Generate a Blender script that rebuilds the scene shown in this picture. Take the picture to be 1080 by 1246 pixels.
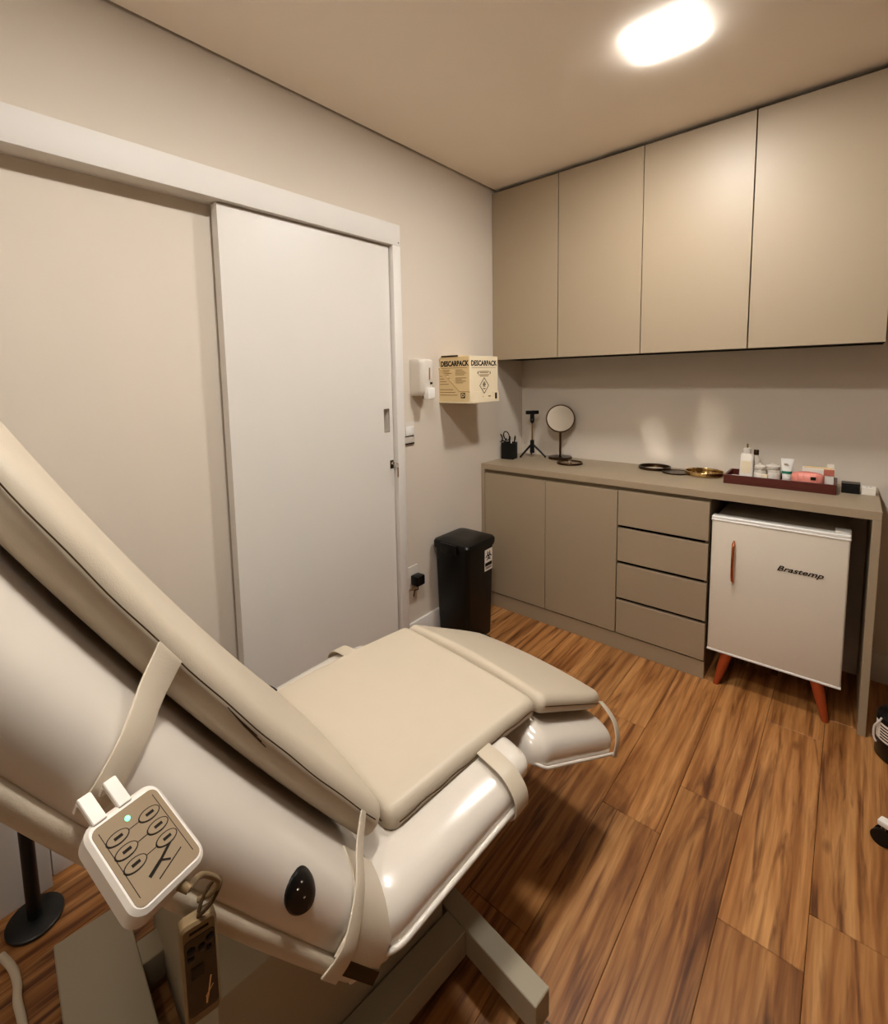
import bpy, bmesh, math, random
from mathutils import Vector, Matrix, Euler
random.seed(7)
for o in list(bpy.data.objects):
    bpy.data.objects.remove(o)
scn = bpy.context.scene
COL = scn.collection
PI = math.pi

# ------------------------------------------------------------------ camera
cam_d = bpy.data.cameras.new('camera'); cam = bpy.data.objects.new('camera', cam_d); COL.objects.link(cam)
scn.camera = cam
W, H = 1080.0, 1246.0
FPX, PPX, PPY = 586.597, 504.309, 517.770
cam_d.sensor_fit = 'HORIZONTAL'; cam_d.sensor_width = 36.0
cam_d.lens = 36.0 * FPX / W
cam_d.shift_x = (W/2 - PPX) / W
cam_d.shift_y = -(H/2 - PPY) / W
cam_d.clip_start = 0.02
yaw, pitch, roll = math.radians(-42.2816), math.radians(5.7424), math.radians(-1.30296)
fw = Vector((math.sin(yaw)*math.cos(pitch), math.cos(yaw)*math.cos(pitch), -math.sin(pitch)))
rt = fw.cross(Vector((0, 0, 1))).normalized(); up = rt.cross(fw)
r2 = rt*math.cos(roll) + up*math.sin(roll); u2 = -rt*math.sin(roll) + up*math.cos(roll)
cam.matrix_world = Matrix(((r2.x, u2.x, -fw.x, 1.6856), (r2.y, u2.y, -fw.y, -2.9588), (r2.z, u2.z, -fw.z, 1.44), (0, 0, 0, 1)))

# ------------------------------------------------------------------ light and exposure
wd = bpy.data.worlds.new('world'); scn.world = wd; wd.use_nodes = True
wd.node_tree.nodes['Background'].inputs[0].default_value = (0.9, 0.8, 0.65, 1)
wd.node_tree.nodes['Background'].inputs[1].default_value = 0.05
LAMP_STRENGTH = 190.0
LAMP_COLOUR = (1.0, 0.975, 0.935)
scn.view_settings.view_transform = 'Standard'
scn.view_settings.look = 'None'
scn.view_settings.gamma = 1.0
scn.view_settings.use_curve_mapping = False
scn.view_settings.exposure = 0.18
scn.cycles.sample_clamp_indirect = 0.0
scn.cycles.blur_glossy = 0.0

# ------------------------------------------------------------------ helpers
def s2l(c):
    return tuple(((v/255.0)/12.92 if v <= 10 else (((v/255.0)+0.055)/1.055)**2.4) for v in c)

MATS = {}
def mat(name, rgb, rough=0.5, metal=0.0, spec=0.5, bump=0.0, bscale=200.0, var=0.0, vscale=6.0, coat=0.0, emit=None, estr=0.0, trans=0.0):
    if name in MATS: return MATS[name]
    m = bpy.data.materials.new(name); m.use_nodes = True
    nt = m.node_tree; b = nt.nodes['Principled BSDF']
    col = (*s2l(rgb), 1)
    b.inputs['Base Color'].default_value = col
    b.inputs['Roughness'].default_value = rough
    b.inputs['Metallic'].default_value = metal
    b.inputs['Specular IOR Level'].default_value = spec
    b.inputs['Coat Weight'].default_value = coat
    b.inputs['Coat Roughness'].default_value = 0.08
    b.inputs['Transmission Weight'].default_value = trans
    if emit:
        b.inputs['Emission Color'].default_value = (*emit, 1); b.inputs['Emission Strength'].default_value = estr
    tc = None
    if bump or var:
        tc = nt.nodes.new('ShaderNodeTexCoord')
    if var:
        n = nt.nodes.new('ShaderNodeTexNoise'); n.inputs['Scale'].default_value = vscale; n.inputs['Detail'].default_value = 4
        nt.links.new(tc.outputs['Object'], n.inputs['Vector'])
        mx = nt.nodes.new('ShaderNodeMix'); mx.data_type = 'RGBA'
        mx.inputs[6].default_value = tuple(v*(1-var) for v in col[:3]) + (1,)
        mx.inputs[7].default_value = tuple(min(1, v*(1+var)) for v in col[:3]) + (1,)
        nt.links.new(n.outputs['Fac'], mx.inputs[0]); nt.links.new(mx.outputs[2], b.inputs['Base Color'])
    if bump:
        n2 = nt.nodes.new('ShaderNodeTexNoise'); n2.inputs['Scale'].default_value = bscale; n2.inputs['Detail'].default_value = 3
        nt.links.new(tc.outputs['Object'], n2.inputs['Vector'])
        bp = nt.nodes.new('ShaderNodeBump'); bp.inputs['Strength'].default_value = bump; bp.inputs['Distance'].default_value = 0.002
        nt.links.new(n2.outputs['Fac'], bp.inputs['Height']); nt.links.new(bp.outputs['Normal'], b.inputs['Normal'])
    MATS[name] = m
    return m

class MB:
    """collects shapes, links them as one mesh object"""
    def __init__(self): self.v = []; self.f = []
    def add(self, vs, fs):
        o = len(self.v); self.v += [tuple(p) for p in vs]; self.f += [tuple(i+o for i in f) for f in fs]; return self
    def box(self, x0, x1, y0, y1, z0, z1, M=None):
        vs = [Vector((x, y, z)) for z in (z0, z1) for y in (y0, y1) for x in (x0, x1)]
        if M is not None: vs = [M @ p for p in vs]
        return self.add(vs, [(0,2,3,1), (4,5,7,6), (0,1,5,4), (2,6,7,3), (0,4,6,2), (1,3,7,5)])
    def loft(self, rings, cap=True, closed=True):
        n = len(rings[0]); vs = [p for r in rings for p in r]; fs = []
        m = n if closed else n-1
        for i in range(len(rings)-1):
            for j in range(m):
                k = (j+1) % n
                fs.append((i*n+j, i*n+k, (i+1)*n+k, (i+1)*n+j))
        if cap:
            fs.append(tuple(range(n))[::-1]); fs.append(tuple((len(rings)-1)*n+j for j in range(n)))
        return self.add(vs, fs)
    def cyl(self, p0, p1, r0, r1=None, seg=20, cap=True):
        return self.tube([p0, p1], [r0, r0 if r1 is None else r1], seg, cap)
    def tube(self, path, r, seg=12, cap=True):
        P = [Vector(p) for p in path]
        if not isinstance(r, (list, tuple)): r = [r]*len(P)
        rings = []; prev = None
        for i, p in enumerate(P):
            d = (P[min(i+1, len(P)-1)] - P[max(i-1, 0)]).normalized()
            if prev is None:
                a = Vector((0, 0, 1)) if abs(d.z) < .9 else Vector((1, 0, 0))
                e = d.cross(a).normalized()
            else:
                e = (prev - d*prev.dot(d)).normalized()
            prev = e; g = d.cross(e)
            rings.append([p + (e*math.cos(2*PI*k/seg) + g*math.sin(2*PI*k/seg))*r[i] for k in range(seg)])
        return self.loft(rings, cap)
    def lathe(self, prof, c=(0, 0, 0), seg=32, M=None):
        rings = []
        for (r, z) in prof:
            ring = [Vector((max(r, 1e-5)*math.cos(2*PI*k/seg), max(r, 1e-5)*math.sin(2*PI*k/seg), z)) for k in range(seg)]
            if M is not None: ring = [M @ p for p in ring]
            rings.append([p + Vector(c) for p in ring])
        return self.loft(rings, True)
    def prism(self, poly, h0, h1, fn):
        """poly of 2d points extruded; fn(a,b,h)->xyz"""
        return self.loft([[fn(a, b, h0) for a, b in poly], [fn(a, b, h1) for a, b in poly]])
    def ribbon(self, path, wv, nrm, t):
        """path of points, width half vectors, normals, thickness"""
        rings = []
        for p, w, n in zip(path, wv, nrm):
            p, w, n = Vector(p), Vector(w), Vector(n)
            rings.append([p-w, p+w, p+w+n*t, p-w+n*t])
        return self.loft(rings)
    def build(self, name, m, parent=None, smooth=None, bevel=0.0, bseg=2):
        me = bpy.data.meshes.new(name)
        me.from_pydata([tuple(p) for p in self.v], [], self.f)
        bm = bmesh.new(); bm.from_mesh(me)
        bmesh.ops.recalc_face_normals(bm, faces=bm.faces)
        if bevel:
            ed = [e for e in bm.edges if len(e.link_faces) == 2 and e.calc_face_angle(0) > 0.5]
            bmesh.ops.bevel(bm, geom=ed, offset=bevel, segments=bseg, profile=0.5, affect='EDGES', clamp_overlap=True)
        bm.to_mesh(me); bm.free()
        if smooth is not None:
            me.shade_smooth()
            try: me.set_sharp_from_angle(angle=math.radians(smooth))
            except Exception: pass
        me.materials.append(m)
        o = bpy.data.objects.new(name, me); COL.objects.link(o)
        if parent: o.parent = parent
        return o

def box(name, x0, x1, y0, y1, z0, z1, m, parent=None, bevel=0.0, bseg=2):
    return MB().box(x0, x1, y0, y1, z0, z1).build(name, m, parent, 40 if bevel else None, bevel, bseg)
def rel(o, parent): o.parent = parent; return o
def tag(o, label, cat, group=None):
    o['label'] = label; o['category'] = cat
    if group: o['group'] = group
    return o
def struct(o, label=None):
    o['kind'] = 'structure'
    if label: o['label'] = label
    return o
def empty(name, label, cat, loc=(0, 0, 0), rz=0.0, group=None):
    o = bpy.data.objects.new(name, None); COL.objects.link(o); o.empty_display_size = 0.05
    o.location = loc; o.rotation_euler = (0, 0, rz)
    return tag(o, label, cat, group)
def text(name, body, size, m, parent, M, depth=0.0004, shear=0.0, bold=0.0, sx=1.0):
    """flat lettering lying in the xy plane of matrix M, centred"""
    cu = bpy.data.curves.new(name, 'FONT'); cu.body = body; cu.size = size; cu.extrude = depth; cu.shear = shear
    cu.offset = bold; cu.align_x = 'CENTER'; cu.align_y = 'CENTER'; cu.resolution_u = 3
    t = bpy.data.objects.new(name+'_c', cu); COL.objects.link(t)
    bpy.context.view_layer.update()
    me = bpy.data.meshes.new_from_object(t.evaluated_get(bpy.context.evaluated_depsgraph_get()))
    bpy.data.objects.remove(t); bpy.data.curves.remove(cu)
    me.transform(M @ Matrix.Diagonal((sx, 1, 1, 1)))
    me.materials.clear(); me.materials.append(m); me.name = name
    o = bpy.data.objects.new(name, me); COL.objects.link(o); o.parent = parent
    return o
def frame(o, x, y, z):
    """matrix with origin o and the given axes"""
    x, y, z = Vector(x).normalized(), Vector(y).normalized(), Vector(z).normalized()
    return Matrix(((x.x, y.x, z.x, o[0]), (x.y, y.y, z.y, o[1]), (x.z, y.z, z.z, o[2]), (0, 0, 0, 1)))

# ------------------------------------------------------------------ materials
M_wall = mat('wall_paint', (210, 198, 182), 0.75, spec=0.2, bump=0.06, bscale=260, var=0.012)
M_fillcut = mat('fill_cutting_taupe', (92, 78, 60), 0.8, spec=0.1, bump=0.05, bscale=260, var=0.02)  # unseen right wall, darkened to cut bounce light and deepen shadows
M_ceil = mat('ceiling_paint', (248, 238, 224), 0.85, spec=0.1, bump=0.04, bscale=200, var=0.015)
M_white = mat('white_lacquer', (213, 207, 198), 0.38, spec=0.4, bump=0.02, bscale=120)
M_trim = mat('white_trim', (214, 208, 200), 0.5, spec=0.3)
M_taupe = mat('taupe_laminate', (158, 140, 115), 0.44, spec=0.45, bump=0.05, bscale=420, var=0.012, vscale=40)
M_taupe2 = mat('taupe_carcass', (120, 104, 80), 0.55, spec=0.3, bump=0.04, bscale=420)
M_dark = mat('dark_gap', (22, 18, 14), 0.9, spec=0.05)
M_black = mat('black_plastic', (6, 6, 6), 0.36, spec=0.3)
M_blackm = mat('black_metal', (8, 8, 8), 0.35, spec=0.5)
M_leather = mat('beige_leatherette', (194, 180, 158), 0.42, spec=0.4, bump=0.16, bscale=420, var=0.02, vscale=14)
M_seam = mat('brown_stitching', (70, 52, 32), 0.8, spec=0.1)
M_shell = mat('white_gloss_shell', (212, 202, 188), 0.20, spec=0.5, coat=0.6)
M_grey = mat('grey_beige_powder_coat', (156, 144, 122), 0.6, spec=0.3, bump=0.12, bscale=900, var=0.05, vscale=400)
M_plastic = mat('off_white_plastic', (210, 201, 188), 0.35, spec=0.45)
M_tan = mat('tan_membrane', (124, 102, 70), 0.5, spec=0.3)
M_print = mat('dark_print', (30, 22, 14), 0.7, spec=0.1)
M_card = mat('cream_card', (230, 214, 182), 0.75, spec=0.1, var=0.03, vscale=30)
M_card2 = mat('tan_card', (220, 194, 146), 0.8, spec=0.1, var=0.04, vscale=30)
M_printtan = mat('faded_brown_print', (132, 98, 58), 0.8, spec=0.1)
M_chrome = mat('chrome', (220, 214, 205), 0.12, metal=1.0)
M_mirror = mat('mirror_glass', (240, 238, 232), 0.015, metal=1.0)
M_bronze = mat('dark_bronze', (74, 56, 38), 0.3, metal=1.0)
M_gold = mat('brass', (196, 164, 108), 0.14, metal=1.0)
M_copper = mat('copper', (190, 110, 70), 0.2, metal=1.0)
M_redwood = mat('red_brown_wood', (158, 66, 28), 0.4, spec=0.4, var=0.12, vscale=40)
M_tray = mat('mahogany_tray', (78, 26, 16), 0.35, spec=0.4, var=0.12, vscale=30)
M_fridge = mat('fridge_enamel', (218, 207, 190), 0.3, spec=0.5, coat=0.2)
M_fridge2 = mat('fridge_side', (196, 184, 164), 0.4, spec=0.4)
M_fwhite = mat('fridge_white_trim', (232, 228, 220), 0.35, spec=0.4)
M_green = mat('green_band', (16, 112, 84), 0.4)
M_pink = mat('pink_vinyl', (226, 140, 124), 0.45, spec=0.4, bump=0.1, bscale=90)
M_paper = mat('white_card', (230, 222, 210), 0.6, spec=0.2)
M_bottle = mat('frosted_plastic', (224, 214, 198), 0.25, spec=0.5, trans=0.35)
M_led = mat('green_led', (60, 255, 120), 0.4, emit=(0.15, 1.0, 0.45), estr=3.0)
M_lamp = mat('lamp_diffuser', (255, 250, 242), 0.5, emit=LAMP_COLOUR, estr=LAMP_STRENGTH)
M_screen = mat('dark_glossy_face', (34, 28, 22), 0.25, spec=0.5)
M_cord = mat('pale_cord', (196, 182, 158), 0.6, spec=0.2)

def wood_floor():
    m = bpy.data.materials.new('wood_planks'); m.use_nodes = True
    nt = m.node_tree; N = nt.nodes; L = nt.links; b = N['Principled BSDF']
    tc = N.new('ShaderNodeTexCoord'); oi = N.new('ShaderNodeObjectInfo')
    cmb = N.new('ShaderNodeCombineXYZ')
    for k, f in enumerate((7.3, 13.1, 29.7)):
        mu = N.new('ShaderNodeMath'); mu.operation = 'MULTIPLY'; mu.inputs[1].default_value = f
        L.new(oi.outputs['Random'], mu.inputs[0]); L.new(mu.outputs[0], cmb.inputs[k])
    add = N.new('ShaderNodeVectorMath'); add.operation = 'ADD'
    L.new(tc.outputs['Object'], add.inputs[0]); L.new(cmb.outputs[0], add.inputs[1])
    def mapped(sc):
        mp = N.new('ShaderNodeMapping'); mp.inputs['Scale'].default_value = sc; L.new(add.outputs[0], mp.inputs['Vector']); return mp
    # warp
    wn = N.new('ShaderNodeTexNoise'); wn.inputs['Scale'].default_value = 1.0; wn.inputs['Detail'].default_value = 2
    L.new(mapped((5, 1.6, 1)).outputs[0], wn.inputs['Vector'])
    # broad streaks
    n1 = N.new('ShaderNodeTexNoise'); n1.inputs['Scale'].default_value = 1.0; n1.inputs['Detail'].default_value = 5; n1.inputs['Roughness'].default_value = 0.6; n1.inputs['Distortion'].default_value = 0.9
    L.new(mapped((17, 1.1, 1)).outputs[0], n1.inputs['Vector'])
    # fine grain
    n2 = N.new('ShaderNodeTexNoise'); n2.inputs['Scale'].default_value = 1.0; n2.inputs['Detail'].default_value = 4
    L.new(mapped((160, 6, 1)).outputs[0], n2.inputs['Vector'])
    # dark veins
    n3 = N.new('ShaderNodeTexNoise'); n3.inputs['Scale'].default_value = 1.0; n3.inputs['Detail'].default_value = 6; n3.inputs['Distortion'].default_value = 1.4
    L.new(mapped((24, 1.7, 1)).outputs[0], n3.inputs['Vector'])
    r1 = N.new('ShaderNodeValToRGB'); e = r1.color_ramp.elements
    e[0].position = 0.30; e[0].color = (*s2l((128, 78, 36)), 1)
    e[1].position = 0.72; e[1].color = (*s2l((206, 152, 94)), 1)
    x = r1.color_ramp.elements.new(0.5); x.color = (*s2l((178, 122, 68)), 1)
    L.new(n1.outputs['Fac'], r1.inputs[0])
    r3 = N.new('ShaderNodeValToRGB'); e = r3.color_ramp.elements
    e[0].position = 0.31; e[0].color = (0.26, 0.17, 0.11, 1); e[1].position = 0.46; e[1].color = (1, 1, 1, 1)
    L.new(n3.outputs['Fac'], r3.inputs[0])
    mx = N.new('ShaderNodeMix'); mx.data_type = 'RGBA'; mx.blend_type = 'MULTIPLY'; mx.inputs[0].default_value = 0.85
    L.new(r1.outputs[0], mx.inputs[6]); L.new(r3.outputs[0], mx.inputs[7])
    r2_ = N.new('ShaderNodeValToRGB'); e = r2_.color_ramp.elements
    e[0].position = 0.3; e[0].color = (0.78, 0.74, 0.7, 1); e[1].position = 0.7; e[1].color = (1.08, 1.06, 1.04, 1)
    L.new(n2.outputs['Fac'], r2_.inputs[0])
    mx2 = N.new('ShaderNodeMix'); mx2.data_type = 'RGBA'; mx2.blend_type = 'MULTIPLY'; mx2.inputs[0].default_value = 0.8
    L.new(mx.outputs[2], mx2.inputs[6]); L.new(r2_.outputs[0], mx2.inputs[7])
    # cathedral figure
    wv = N.new('ShaderNodeTexWave'); wv.wave_type = 'BANDS'; wv.bands_direction = 'X'
    wv.inputs['Scale'].default_value = 4.5; wv.inputs['Distortion'].default_value = 7.0; wv.inputs['Detail'].default_value = 3.0; wv.inputs['Detail Scale'].default_value = 1.3; wv.inputs['Detail Roughness'].default_value = 0.6
    L.new(mapped((1.6, 0.22, 1)).outputs[0], wv.inputs['Vector'])
    r4 = N.new('ShaderNodeValToRGB'); e = r4.color_ramp.elements
    e[0].position = 0.0; e[0].color = (0.70, 0.61, 0.53, 1); e[1].position = 0.36; e[1].color = (1, 1, 1, 1)
    L.new(wv.outputs['Fac'], r4.inputs[0])
    mx3 = N.new('ShaderNodeMix'); mx3.data_type = 'RGBA'; mx3.blend_type = 'MULTIPLY'; mx3.inputs[0].default_value = 0.75
    L.new(mx2.outputs[2], mx3.inputs[6]); L.new(r4.outputs[0], mx3.inputs[7])
    # thin dark streaks
    n5 = N.new('ShaderNodeTexNoise'); n5.inputs['Scale'].default_value = 1.0; n5.inputs['Detail'].default_value = 3; n5.inputs['Distortion'].default_value = 0.6
    L.new(mapped((44, 1.5, 1)).outputs[0], n5.inputs['Vector'])
    r5 = N.new('ShaderNodeValToRGB'); e = r5.color_ramp.elements
    e[0].position = 0.28; e[0].color = (0.42, 0.30, 0.22, 1); e[1].position = 0.39; e[1].color = (1, 1, 1, 1)
    L.new(n5.outputs['Fac'], r5.inputs[0])
    mx4 = N.new('ShaderNodeMix'); mx4.data_type = 'RGBA'; mx4.blend_type = 'MULTIPLY'; mx4.inputs[0].default_value = 0.9
    L.new(mx3.outputs[2], mx4.inputs[6]); L.new(r5.outputs[0], mx4.inputs[7])
    # knots
    vo = N.new('ShaderNodeTexVoronoi'); vo.inputs['Scale'].default_value = 1.0
    L.new(mapped((6.5, 2.6, 1)).outputs[0], vo.inputs['Vector'])
    r6 = N.new('ShaderNodeValToRGB'); e = r6.color_ramp.elements
    e[0].position = 0.03; e[0].color = (0.22, 0.13, 0.08, 1); e[1].position = 0.11; e[1].color = (1, 1, 1, 1)
    L.new(vo.outputs['Distance'], r6.inputs[0])
    mx5 = N.new('ShaderNodeMix'); mx5.data_type = 'RGBA'; mx5.blend_type = 'MULTIPLY'; mx5.inputs[0].default_value = 0.75
    L.new(mx4.outputs[2], mx5.inputs[6]); L.new(r6.outputs[0], mx5.inputs[7])
    hs = N.new('ShaderNodeHueSaturation')
    mr = N.new('ShaderNodeMapRange'); mr.inputs[3].default_value = 0.74; mr.inputs[4].default_value = 0.98
    L.new(oi.outputs['Random'], mr.inputs[0]); L.new(mr.outputs[0], hs.inputs['Value']); L.new(mx5.outputs[2], hs.inputs['Color'])
    L.new(hs.outputs[0], b.inputs['Base Color'])
    b.inputs['Roughness'].default_value = 0.42; b.inputs['Specular IOR Level'].default_value = 0.35
    bp = N.new('ShaderNodeBump'); bp.inputs['Strength'].default_value = 0.12; bp.inputs['Distance'].default_value = 0.001
    L.new(n2.outputs['Fac'], bp.inputs['Height']); L.new(bp.outputs[0], b.inputs['Normal'])
    return m
M_wood = wood_floor()

# ------------------------------------------------------------------ the room
X1, Y0, HC = 2.75, -4.05, 2.558          # right wall, wall behind the camera, ceiling height
floor = struct(box('floor', -0.12, X1+0.1, Y0-0.1, 0.1, -0.06, -0.0085, M_dark), 'wood plank floor laid lengthwise along the door wall')
PL, PW = 0.965, 0.18
joints = {1.31: -1.21, 1.49: -0.635, 1.13: -1.447, 1.67: -1.43, 0.95: -1.0}
pm = None; row = 0
x = 1.31 - PW*8
while x < X1:
    xa, xb = max(x, 0.002), min(x+PW, X1-0.002)
    j = None
    for k in joints:
        if abs(k-x) < 0.01: j = joints[k]
    if j is None: j = -0.3 - ((row*0.377) % PL)
    row += 1
    if xb - xa > 0.02:
        yk = j
        while yk < 0: yk += PL
        while yk > Y0:
            ya, yb = max(yk-PL, Y0+0.002), min(yk, -0.002)
            full = (yb-ya > PL-0.001) and (xb-xa > PW-0.001)
            if yb-ya > 0.02:
                if full and pm:
                    p = bpy.data.objects.new('plank', pm); COL.objects.link(p)
                else:
                    w, l = xb-xa, yb-ya
                    p = MB().box(-w/2+.0005, w/2-.0005, -l/2+.0006, l/2-.0006, -0.008, 0).build('plank', M_wood, None, None, 0.0012, 1)
                    if full: pm = p.data
                p.location = ((xa+xb)/2, (ya+yb)/2, 0); p.parent = floor
            yk -= PL
    x += PW

ceil = MB().box(0.014, X1-0.014, Y0+0.014, -0.014, HC, HC+0.04).build('ceiling', M_ceil)
struct(ceil, 'beige painted plaster ceiling with a shadow gap along the walls')
cv = struct(MB().box(-0.12, X1+0.12, Y0-0.12, 0.12, HC+0.09, HC+0.12).build('ceiling_slab', M_dark))
cv.name = 'ceiling_upper'
wl = struct(box('wall_left', -0.12, 0, Y0-0.12, 0.12, -0.06, HC+0.09, M_wall), 'beige painted wall holding the sliding door')
wb = struct(box('wall_back', 0, X1, 0, 0.12, -0.06, HC+0.09, M_wall), 'beige painted wall behind the cabinets')
wr = struct(box('wall_right', X1, X1+0.12, Y0-0.12, 0.12, -0.06, HC+0.09, M_fillcut))
wf = struct(box('wall_front', 0, X1, Y0-0.12, Y0, -0.06, HC+0.09, M_wall))
struct(box('baseboard_left', 0.0, 0.014, -1.262, -0.002, 0.0, 0.135, M_trim, None, 0.002), 'white baseboard beside the black bin')
bl = struct(box('baseboard_left', 0.0, 0.014, -2.745, -2.145, 0.0, 0.135, M_trim, None, 0.002), 'white baseboard left of the sliding door')
struct(box('baseboard_right', X1-0.014, X1, Y0+0.002, -0.002, 0.0, 0.135, M_trim, None, 0.002))
struct(box('baseboard_front', 0.016, X1-0.016, Y0, Y0+0.014, 0.0, 0.135, M_trim, None, 0.002))
struct(box('baseboard_back', 1.81, X1-0.016, -0.014, 0.0, 0.0, 0.135, M_trim, None, 0.002))
# shallow pier left of the door, behind the backrest
struct(box('trim_1', 0.0, 0.046, -3.5, -2.752, 0.0, 1.0, M_trim, None, 0.002), 'pale upright panel standing proud of the door wall')

# sliding door: track cover, slab, jamb
hd = struct(box('trim_2', 0.0, 0.085, -3.12, -1.270, 2.048, 2.143, M_trim, None, 0.0015), 'white track cover above the sliding door')
MB().cyl((0.0845, -1.283, 2.062), (0.0862, -1.283, 2.062), 0.003, seg=10).build('screw', M_print, hd)
jb = struct(box('trim_3', 0.0, 0.085, -1.320, -1.270, 0.0, 2.0475, M_trim, None, 0.0015), 'white jamb on the latch side of the sliding door')
ds = MB()
ya, yb, px0, px1, pz0, pz1 = -2.140, -1.3265, -1.383, -1.350, 1.184, 1.292
# slab with a pocket for the flush pull
ds.box(0.022, 0.060, ya, px0, 0.008, 2.044).box(0.022, 0.060, px1, yb, 0.008, 2.044)
ds.box(0.022, 0.060, px0, px1, 0.008, pz0).box(0.022, 0.060, px0, px1, pz1, 2.044)
door = struct(ds.build('door_1', M_white), 'white sliding door slab hung in front of the wall')
box('edge_strip', 0.021, 0.0612, ya-0.003, ya, 0.008, 2.044, M_trim, door)
box('pull_recess', 0.0225, 0.028, px0, px1, pz0, pz1, mat('recess_metal', (176, 152, 116), 0.35, metal=0.6), door)
MB().box(0.058, 0.0614, px0-0.002, px0+0.002, pz0, pz1).box(0.058, 0.0614, px1-0.002, px1+0.002, pz0, pz1).box(0.058, 0.0614, px0, px1, pz0-0.002, pz0+0.002).box(0.058, 0.0614, px0, px1, pz1-0.002, pz1+0.002).build('pull_frame', M_chrome, door)
lk = box('lock_plate', 0.060, 0.063, -1.352, -1.330, 1.005, 1.045, M_bronze, door, 0.001)
MB().cyl((0.062, -1.341, 1.03), (0.074, -1.341, 1.03), 0.008, seg=16).build('lock_cylinder', M_chrome, lk)
MB().box(0.073, 0.096, -1.3425, -1.3395, 1.0245, 1.0355).build('key', M_chrome, lk)
kb = MB(); kb.tube([(0.094+0.0*k, -1.341+0.012*math.cos(k*PI/8), 1.022+0.012*math.sin(k*PI/8)) for k in range(17)], 0.0012, 6)
kb.build('key_ring', M_chrome, lk)
MB().box(0.091, 0.0935, -1.338, -1.328, 0.965, 1.012).build('spare_key', M_chrome, lk)

# ------------------------------------------------------------------ ceiling lamp
for ly, k, lab in ((-1.092, 1.0, 'glowing square LED panel on the ceiling in front of the wall cabinets'), (-2.30, 1.0, 'glowing square LED panel on the ceiling above the treatment chair'),
                   (-3.45, 0.6, 'smaller glowing LED panel added out of view to brighten behind the treatment chair')):  # third panel is partly guessed, added to brighten the area behind the chair
    cl = empty('ceiling_light', lab, 'ceiling light', (1.16, ly, HC), 0, 'ceiling LED panels')
    box('diffuser', -0.088*k, 0.088*k, -0.094*k, 0.094*k, -0.007, -0.002, M_lamp, cl)
    box('housing', -0.092*k, 0.092*k, -0.098*k, 0.098*k, -0.0019, 0.0, M_plastic, cl)

# ------------------------------------------------------------------ fitted cabinets
YD = -0.500                                  # face of the base cabinet doors
wt = empty('worktop', 'long taupe laminate worktop with a waterfall end panel', 'worktop', (0.9, -0.25, 0))
def wbox(n, x0, x1, y0, y1, z0, z1, m, p=wt, bevel=0.0008): return box(n, x0-0.9, x1-0.9, y0+0.25, y1+0.25, z0, z1, m, p, bevel, 1)
wbox('top', 0.001, 1.791, -0.502, -0.0015, 0.866, 0.899, M_taupe)
wbox('end_panel', 1.766, 1.791, -0.502, -0.0015, 0.001, 0.8655, M_taupe)
wbox('side_panel', 0.001, 0.024, -0.502, -0.0015, 0.001, 0.8655, M_taupe)
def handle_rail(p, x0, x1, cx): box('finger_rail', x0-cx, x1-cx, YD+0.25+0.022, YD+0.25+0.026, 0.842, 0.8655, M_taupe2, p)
bc = empty('base_cabinet', 'taupe two-door base cabinet beside the black bin', 'cabinet', (0.43, -0.25, 0))
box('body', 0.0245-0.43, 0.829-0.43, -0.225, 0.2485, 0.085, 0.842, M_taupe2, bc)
box('toe_kick', 0.0245-0.43, 0.829-0.43, -0.244, -0.226, 0.001, 0.085, M_taupe, bc)
handle_rail(bc, 0.0245, 0.829, 0.43)
for (a, b_) in ((0.0275, 0.4305), (0.4335, 0.8275)):
    box('door', a-0.43, b_-0.43, -0.250, -0.2275, 0.093, 0.842, M_taupe, bc, 0.001, 1)
du = empty('drawer_unit', 'taupe base unit with four stacked drawers beside the small fridge', 'drawer unit', (1.03, -0.25, 0))
box('body', 0.8295-1.03, 1.2175-1.03, -0.2, 0.2485, 0.085, 0.842, M_dark, du)
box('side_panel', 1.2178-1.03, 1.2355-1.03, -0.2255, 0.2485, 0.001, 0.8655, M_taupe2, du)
box('toe_kick', 0.8295-1.03, 1.2355-1.03, -0.244, -0.226, 0.001, 0.085, M_taupe, du)
handle_rail(du, 0.8295, 1.2175, 1.03)
for (z0, z1) in ((0.668, 0.846), (0.480, 0.652), (0.286, 0.464), (0.093, 0.270)):
    d = box('drawer', 0.8325-1.03, 1.2345-1.03, -0.250, -0.2275, z0, z1, M_taupe, du, 0.001, 1)
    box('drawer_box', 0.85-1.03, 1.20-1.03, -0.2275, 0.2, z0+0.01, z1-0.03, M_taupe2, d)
ZB, ZT, YU = 1.5354, 2.535, -0.3628
for k, (a, b_, c_, lab) in enumerate(((0.001, 0.4325, 0.877, 'taupe two-door wall cabinet fitted into the corner by the door wall'), (0.8775, 1.329, 1.772, 'taupe two-door wall cabinet above the small fridge and wooden tray'))):
    cx = (a+c_)/2
    w = empty('wall_cabinet', lab, 'cabinet', (cx, -0.18, ZB), 0, 'wall cabinets')
    box('body', a-cx, c_-cx, YU+0.18+0.021, 0.1785, 0.0, ZT-ZB, M_dark, w)  # carcass coloured near-black so the gaps between doors look shaded
    box('door', a+0.0015-cx, b_-0.0022-cx, YU+0.18, YU+0.18+0.020, -0.002, ZT-ZB, M_taupe, w, 0.0008, 1)
    box('door', b_+0.0022-cx, c_-0.0018-cx, YU+0.18, YU+0.18+0.020, -0.002, ZT-ZB, M_taupe, w, 0.0008, 1)

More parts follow.
